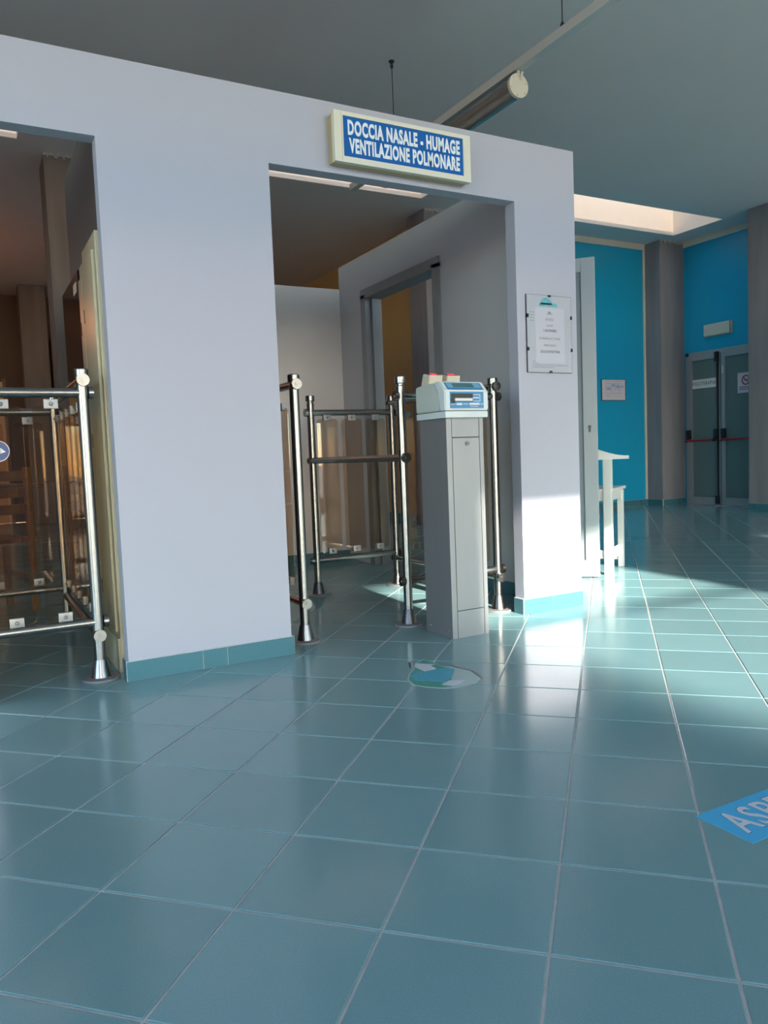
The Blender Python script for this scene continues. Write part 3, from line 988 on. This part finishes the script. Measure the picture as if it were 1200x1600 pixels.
lettering('lettering', 'VENTILAZIONE POLMONARE', 0.083, 'sign_white', bp, face_mtx((0, -1, 0), (1.689, -0.0665, 2.226)), fit=0.586, bold=0.0036, spacing=1.12)

t = thing('notice_frame', 'clip framed AVVISO notice on the right end of the white partition', 'notice', (2.560, 0, 1.466))
obj('backing', bx(-0.151, 0.151, -0.010, 0.0, -0.2, 0.2), 'dark_steel', t)
lh = obj('letterhead', bx(-0.1495, 0.1495, -0.0106, -0.010, -0.1985, 0.1985), 'paper_back', t)
bm = bmesh.new()
n = 14
arc = [(-0.02 + 0.038 * cos(pi * k / n), 0.152 + 0.036 * sin(pi * k / n)) for k in range(n + 1)]
prism(bm, arc, 1, -0.0110, -0.0106)
prism(bm, [(-0.07, 0.142), (0.055, 0.142), (0.052, 0.158), (0.018, 0.160), (-0.06, 0.160)], 1, -0.0110, -0.0106)
obj('emblem', bm, 'teal_ink', lh, label='turquoise fan shaped letterhead emblem')
bm = bmesh.new()
for k in range(4):
    box(bm, -0.135, -0.105, -0.0110, -0.0106, 0.108 - k * 0.014, 0.1105 - k * 0.014)
for k, (a, b) in enumerate(((-0.12, -0.105), (-0.12, -0.08), (-0.12, 0.125), (-0.12, 0.02))):
    box(bm, a, b, -0.0110, -0.0106, -0.142 - k * 0.0105, -0.1395 - k * 0.0105)
setp(obj('small_print', bm, 'grey_ink', lh), kind='stuff')
pp = obj('notice_sheet', bx(-0.098, 0.100, -0.0114, -0.0107, -0.150, 0.135), 'paper', t)
for txt, z, sz, mm in (('AVVISO', 0.075, 0.022, 'grey_ink'), ('Lunedì', 0.045, 0.020, 'grey_ink'), ('1 NOVEMBRE', 0.017, 0.020, 'ink'),
                       ('lo Stabilimento Termale', -0.022, 0.0185, 'grey_ink'), ('rimarrà aperto', -0.057, 0.018, 'grey_ink'), ('SOLO DI MATTINA', -0.092, 0.020, 'ink')):
    lettering('lettering', txt, sz, mm, pp, face_mtx((0, -1, 0), (0.0, -0.0116, z)), sx=0.78, depth=0.0002)
bm = bmesh.new()
prism(bm, [(0.012 * cos(pi * k / 8), 0.105 + 0.012 * sin(pi * k / 8)) for k in range(9)], 1, -0.0117, -0.0114)
box(bm, -0.022, 0.022, -0.0117, -0.0114, 0.1015, 0.104)
obj('small_emblem', bm, 'violet_ink', pp)
obj('glass_pane', bx(-0.1505, 0.1505, -0.0145, -0.0125, -0.1995, 0.1995), 'notice_glass', t)
for x, z, h in ((0, 0.196, 1), (0, -0.196, 1), (-0.147, 0.09, 0), (-0.147, -0.08, 0), (0.147, 0.09, 0), (0.147, -0.08, 0)):
    a, b = (0.008, 0.005) if h else (0.004, 0.009)
    obj('clip', bx(x - a, x + a, -0.017, 0.0, z - b, z + b), 'black', t)

pl = thing('evacuation_plan', 'small framed floor plan on the blue wall', 'notice', (7.84, 4.75, 1.655))
obj('sheet', bx(-0.225, 0.225, -0.012, 0, -0.143, 0.143), 'pink_paper', pl)
obj('edge_frame', grid_wall([-0.23, -0.222, 0.222, 0.23], [-0.148, -0.141, 0.141, 0.148], lambda i, j: not (i == 1 and j == 1), 1, -0.014, -0.001), 'dark_steel', pl)
bm = bmesh.new()
for x0, x1, z0, z1 in ((-0.15, 0.12, 0.085, 0.088), (-0.15, -0.147, -0.05, 0.088), (-0.15, 0.14, -0.05, -0.047), (0.12, 0.123, -0.05, 0.088), (-0.05, -0.047, -0.05, 0.04),
                       (0.03, 0.033, 0.0, 0.088), (-0.15, 0.03, 0.04, 0.043), (-0.02, 0.14, 0.0, 0.003), (-0.16, -0.06, -0.075, -0.073), (-0.16, -0.08, -0.095, -0.093), (-0.2, -0.05, 0.12, 0.123), (0.0, 0.19, 0.118, 0.121)):
    box(bm, x0, x1, -0.0128, -0.012, z0, z1)
setp(obj('plan_lines', bm, 'violet_ink', pl), kind='stuff')
bm = bmesh.new()
for x0, x1, z0, z1 in ((-0.04, 0.025, 0.05, 0.08), (0.05, 0.11, 0.02, 0.07), (0.13, 0.19, 0.03, 0.06), (-0.13, -0.06, 0.0, 0.03)):
    box(bm, x0, x1, -0.0126, -0.012, z0, z1)
setp(obj('plan_rooms', bm, 'blue_ink', pl), kind='stuff')

# ================================================================== FLOOR STICKERS
out = [(1.348, -0.537), (1.407, -0.453), (1.463, -0.429), (1.469, -0.479), (1.461, -0.557), (1.495, -0.599), (1.521, -0.69), (1.492, -0.798),
       (1.441, -0.837), (1.352, -0.841), (1.308, -0.821), (1.264, -0.773), (1.236, -0.72), (1.253, -0.648), (1.303, -0.579)]
cx = sum(p[0] for p in out) / len(out)
cy = sum(p[1] for p in out) / len(out)
rnd = thing('floor_sticker', 'torn round green and turquoise floor sticker with white arrows before card reader', 'sticker', (0, 0, 0))
obj('worn_edge', flat(out, 0.0, 0.0006), 'sticker_pale', rnd)
inn = [(cx + (x - cx) * 0.955, cy + (y - cy) * 0.955) for x, y in out]
obj('green_ground', flat([inn[i] for i in (0, 1, 2, 3, 4)] + [(1.470, -0.600), (1.425, -0.700), (1.372, -0.775), (1.345, -0.822)] + [inn[i] for i in (10, 11, 12, 13, 14)], 0.0006, 0.0009), 'sticker_green', rnd)
obj('turquoise_print', flat([(1.29, -0.606), (1.347, -0.584), (1.419, -0.60), (1.472, -0.60), (1.481, -0.636), (1.421, -0.71), (1.348, -0.761), (1.313, -0.71), (1.277, -0.675)], 0.0009, 0.0012), 'sticker_print', rnd)
obj('white_arrow', flat([(1.398, -0.467), (1.457, -0.531), (1.431, -0.535), (1.425, -0.589), (1.366, -0.594), (1.368, -0.513)], 0.0012, 0.0015), 'sticker_white', rnd)
obj('white_arrow', flat([(1.325, -0.777), (1.378, -0.752), (1.433, -0.786), (1.398, -0.797), (1.403, -0.809), (1.35, -0.815)], 0.0012, 0.0015), 'sticker_white', rnd)
bm = bmesh.new()
for a, b in (((1.385, -0.44), (1.345, -0.52)), ((1.497, -0.597), (1.524, -0.69)), ((1.524, -0.69), (1.497, -0.80))):
    d = (Vector(b) - Vector(a)).normalized()
    nn = Vector((-d.y, d.x)) * 0.005
    prism(bm, [tuple(Vector(a) - nn), tuple(Vector(b) - nn * 0.6), tuple(Vector(b) + nn * 0.6), tuple(Vector(a) + nn)], 2, 0.0, 0.0012)
setp(obj('curled_rim', bm, 'dark_steel', rnd, label='dark curled remnant of the sticker rim'), kind='stuff')

asp = thing('floor_sticker', 'sky blue rectangular floor sticker with white ASPETTA lettering at the right frame edge', 'sticker', (0, 0, 0))
obj('vinyl', flat([(1.249, -2.125), (1.80, -2.125), (1.80, -1.976), (1.249, -1.976)], 0.0, 0.0006), 'sticker_blue', asp)
tm = Matrix.Translation((1.280, -2.0525, 0.0009))
lettering('letter_outline', 'ASPETTA', 0.126, 'navy_ink', asp, Matrix.Translation((1.280, -2.0525, 0.0006)), sx=0.70, bold=0.0034, depth=0.0001, align='LEFT', spacing=1.14)
lettering('lettering', 'ASPETTA', 0.126, 'sticker_white', asp, tm, sx=0.70, bold=0.0018, depth=0.0002, align='LEFT', spacing=1.14)

# ================================================================== LAMPS
t = thing('suspended_lamp', 'grey tubular lamp under a white rail hung on wires below the ceiling', 'lamp', (2.72, 0, 0))
bm = bmesh.new()
box(bm, -0.026, 0.026, -3.4, 2.5, 3.005, 3.055, bev=0.004)
obj('rail', bm, 'rail_white', t)
tubeo = obj('lamp_tube', tb((0, 0.40, 2.925), (0, 1.95, 2.925), 0.060, 28), 'lamp_body', t, smooth=True)
for y, s in ((0.40, -1), (1.95, 1)):
    bm = tb((0, y - 0.003 * s, 2.925), (0, y + 0.016 * s, 2.925), 0.067, 28)
    for k in range(6):
        a = k * pi / 3 + 0.3
        bmesh.ops.create_uvsphere(bm, u_segments=8, v_segments=5, radius=0.005, matrix=Matrix.Translation((0.055 * cos(a), y + 0.016 * s, 2.925 + 0.055 * sin(a))))
    obj('end_cap', bm, 'lamp_cap', t, smooth=True)
    obj('bracket', bx(-0.008, 0.008, y + 0.012 * s - 0.006, y + 0.012 * s + 0.006, 2.975, 3.012), 'lamp_cap', t)
    obj('cable_gland', tb((0.012, y + 0.018 * s, 2.955), (0.012, y + 0.035 * s, 2.995), 0.007, 10), 'lamp_cap', t)
for y in (-1.76, 0.02, 1.80):
    obj('wire', tb((0, y, 3.05), (0, y, H), 0.0028, 8), 'black', t)
    obj('wire_fixing', lathe(bmesh.new(), [(0.009, H - 0.05), (0.012, H - 0.03), (0.007, H - 0.022), (0.02, H - 0.008), (0.02, H)], 12, (0, y, 0)), 'black', t)
    obj('wire_grip', lathe(bmesh.new(), [(0.014, 3.052), (0.012, 3.075), (0.006, 3.09)], 10, (0, y, 0)), 'black', t)

t = thing('fill_globe', 'added warm fill globe out of view in the brown left room', 'lamp', (-1.25, 7.6, 0))  # unseen globe added to warm the back room ceiling
bm = bmesh.new()
bmesh.ops.create_uvsphere(bm, u_segments=24, v_segments=14, radius=0.14, matrix=Matrix.Translation((0, 0, 2.75)))
obj('globe', bm, 'fill_on', t, smooth=True)
obj('cord', tb((0, 0, 2.88), (0, 0, H), 0.005, 8), 'black', t)
obj('rose', lathe(bmesh.new(), [(0.05, H - 0.03), (0.05, H)], 20), 'lamp_cap', t)
pl_ = bpy.data.lights.new('fill_bulb', 'POINT')
pl_.energy = 85
pl_.color = (1.0, 0.30, 0.12)
pl_.shadow_soft_size = 0.15
po = bpy.data.objects.new('fill_bulb', pl_)
COL.objects.link(po)
po.parent = t
po.location = (0, 0, 2.75)

# ================================================================== CHAIR
def white_chair():
    t = thing('chair', 'white wooden chair with curved back rail behind the open grey door', 'chair', (3.605, 0.64, 0), math.atan2(0.54, 0.84))
    W2, DP, SH = 0.43, 0.40, 0.585       # local: x depth, y width; near post at the origin, other post at +y
    for y in (0, W2):
        bm = bmesh.new()
        box(bm, -0.026, 0.026, y - 0.028, y + 0.028, 0, 0.80, bev=0.006)
        obj('back_leg', bm, 'chair', t)
    for y in (0.0, W2):
        obj('front_leg', bx(DP - 0.02, DP + 0.02, y - 0.02, y + 0.02, 0, SH - 0.03, bev=0.004), 'chair', t)
    obj('seat', bx(-0.02, DP + 0.03, -0.035, W2 + 0.035, SH - 0.022, SH, bev=0.008), 'chair', t)
    bm = bmesh.new()
    for y in (0.0, W2):
        prism(bm, [(0.02, SH - 0.02), (DP - 0.01, SH - 0.02), (DP - 0.01, SH - 0.12), (DP - 0.05, SH - 0.085), (0.06, SH - 0.085), (0.02, SH - 0.12)], 1, y - 0.012, y + 0.012)
    for x in (0.0, DP):
        box(bm, x - 0.012, x + 0.012, 0.02, W2 - 0.02, SH - 0.085, SH - 0.02)
    obj('apron', bm, 'chair', t)
    for y in (0.0, W2):
        obj('stretcher', bx(0.02, DP - 0.01, y - 0.012, y + 0.012, 0.10, 0.165, bev=0.003), 'chair', t)
    obj('stretcher', bx(-0.012, 0.012, 0.02, W2 - 0.02, 0.11, 0.165, bev=0.003), 'chair', t)
    obj('stretcher', bx(DP - 0.012, DP + 0.012, 0.02, W2 - 0.02, 0.05, 0.10, bev=0.003), 'chair', t)
    # crest rail: arched, thick in the middle, thin at its overhanging ends, bowed backwards
    bm = bmesh.new()
    N = 24
    prev = None
    y0, y1 = -0.135, W2 + 0.135
    for k in range(N + 1):
        s = k / N
        y = y0 + (y1 - y0) * s
        u = abs(2 * s - 1)
        f = 0.5 + 0.5 * cos(pi * min(1, u / 0.98))
        zt = 0.803 + 0.085 * f
        zb = 0.782 - 0.004 * f
        xb = -0.035 + 0.05 * u * u
        th = 0.022
        ring = [bm.verts.new(p) for p in ((xb - th, y, zb), (xb + th, y, zb), (xb + th * 0.7, y, zt), (xb - th * 0.7, y, zt))]
        if prev:
            for i in range(4):
                j = (i + 1) % 4
                bm.faces.new((prev[i], prev[j], ring[j], ring[i]))
        else:
            bm.faces.new(ring[::-1])
        prev = ring
    bm.faces.new(prev)
    obj('crest_rail', bm, 'chair', t, smooth=True)
    return t


white_chair()

# ================================================================== LEFT ROOM FURNITURE
def cabinet(x0, x1, y0, y1, h, label):
    t = thing('metal_cabinet', label, 'cabinet', (0, 0, 0))
    obj('body', bx(x0 + 0.012, x1, y0, y1, 0, h, bev=0.004), 'cabinet', t)
    fr = bmesh.new()
    dy0, dy1 = y0 + 0.012, y1 - 0.012
    d = obj('door', bx(x0, x0 + 0.011, dy0 + 0.02, dy1 - 0.02, 0.17, h - 0.07, bev=0.002), 'cabinet', t)
    obj('plinth', bx(x0 + 0.002, x0 + 0.012, y0 + 0.004, y1 - 0.004, 0.0, 0.145), 'cabinet', t)
    for z in (0.3, 0.95, h - 0.32):
        obj('vent_slot', bx(x0 - 0.002, x0, dy1 - 0.045, dy1 - 0.035, z, z + 0.06), 'black', d)
    return t


cabinet(0.326, 0.395, 0.150, 0.52, 1.815, 'tall beige metal cabinet right behind the white pier')
cabinet(0.336, 0.395, 0.535, 0.70, 1.79, 'lower narrow beige cabinet between tall cabinet and black glass case')
t = thing('glass_case', 'black glazed wall case beyond the beige cabinets', 'case', (0, 0, 0))
obj('case_body', bx(0.352, 0.398, 0.72, 1.36, 0.62, 1.80), 'black', t)
obj('glass_door', bx(0.344, 0.352, 0.73, 1.35, 0.63, 1.79), 'dark_glass', t)
obj('pale_reflection', bx(0.3425, 0.344, 0.80, 0.90, 1.70, 1.75), 'cream_pl', t)  # pale patch put in for a reflection in the black glass


def wood_chair(x, y, rz, label, m='wood'):
    t = thing('wooden_chair', label, 'chair', (x, y, 0), rz, group=None)
    for a in (-0.19, 0.19):
        obj('back_leg', bx(a - 0.018, a + 0.018, 0.17, 0.205, 0, 0.88, bev=0.004), m, t)
        obj('front_leg', bx(a - 0.018, a + 0.018, -0.205, -0.17, 0, 0.43, bev=0.004), m, t)
    obj('seat', bx(-0.215, 0.215, -0.215, 0.21, 0.43, 0.455, bev=0.006), m, t)
    for z in (0.60, 0.70, 0.80):
        obj('back_slat', bx(-0.172, 0.172, 0.18, 0.198, z, z + 0.06, bev=0.003), m, t)
    for a in (-0.19, 0.19):
        obj('stretcher', bx(a - 0.01, a + 0.01, -0.17, 0.17, 0.20, 0.23), m, t)
    return t


wood_chair(-0.10, 2.05, radians(200), 'brown wooden chair just behind the left barrier panels', 'wood_pale')
wood_chair(-0.62, 2.45, radians(170), 'brown wooden chair farther back at the left frame edge', 'wood')
t = thing('table', 'dark wooden table behind the chairs in the left room', 'table', (0.02, 3.55, 0))
obj('tabletop', bx(-0.75, 0.55, -0.35, 0.35, 0.72, 0.755, bev=0.005), 'wood', t)
for x in (-0.69, 0.49):
    for y in (-0.29, 0.29):
        obj('leg', bx(x - 0.03, x + 0.03, y - 0.03, y + 0.03, 0, 0.72), 'wood', t)
t = thing('wall_panel', 'ochre wooden wall panel at the far end of the left room', 'panel', (-0.1, YF, 0))
obj('board', bx(-0.9, 0.55, -0.03, 0, 0, 2.3), 'ochre', t)
obj('edge_batten', bx(0.55, 0.60, -0.04, 0, 0, 2.35), 'wood', t)
t = thing('shelf_unit', 'dark shelf unit against the far wall of the left room', 'shelf', (1.9, YF - 0.35, 0))
obj('side_panel', bx(-0.7, -0.66, -0.2, 0.3, 0, 3.0), 'wood', t)
obj('side_panel', bx(0.66, 0.7, -0.2, 0.3, 0, 3.0), 'wood', t)
for z in (0.1, 0.8, 1.5, 2.2, 2.95):
    obj('shelf', bx(-0.66, 0.66, -0.2, 0.3, z, z + 0.04), 'wood', t)
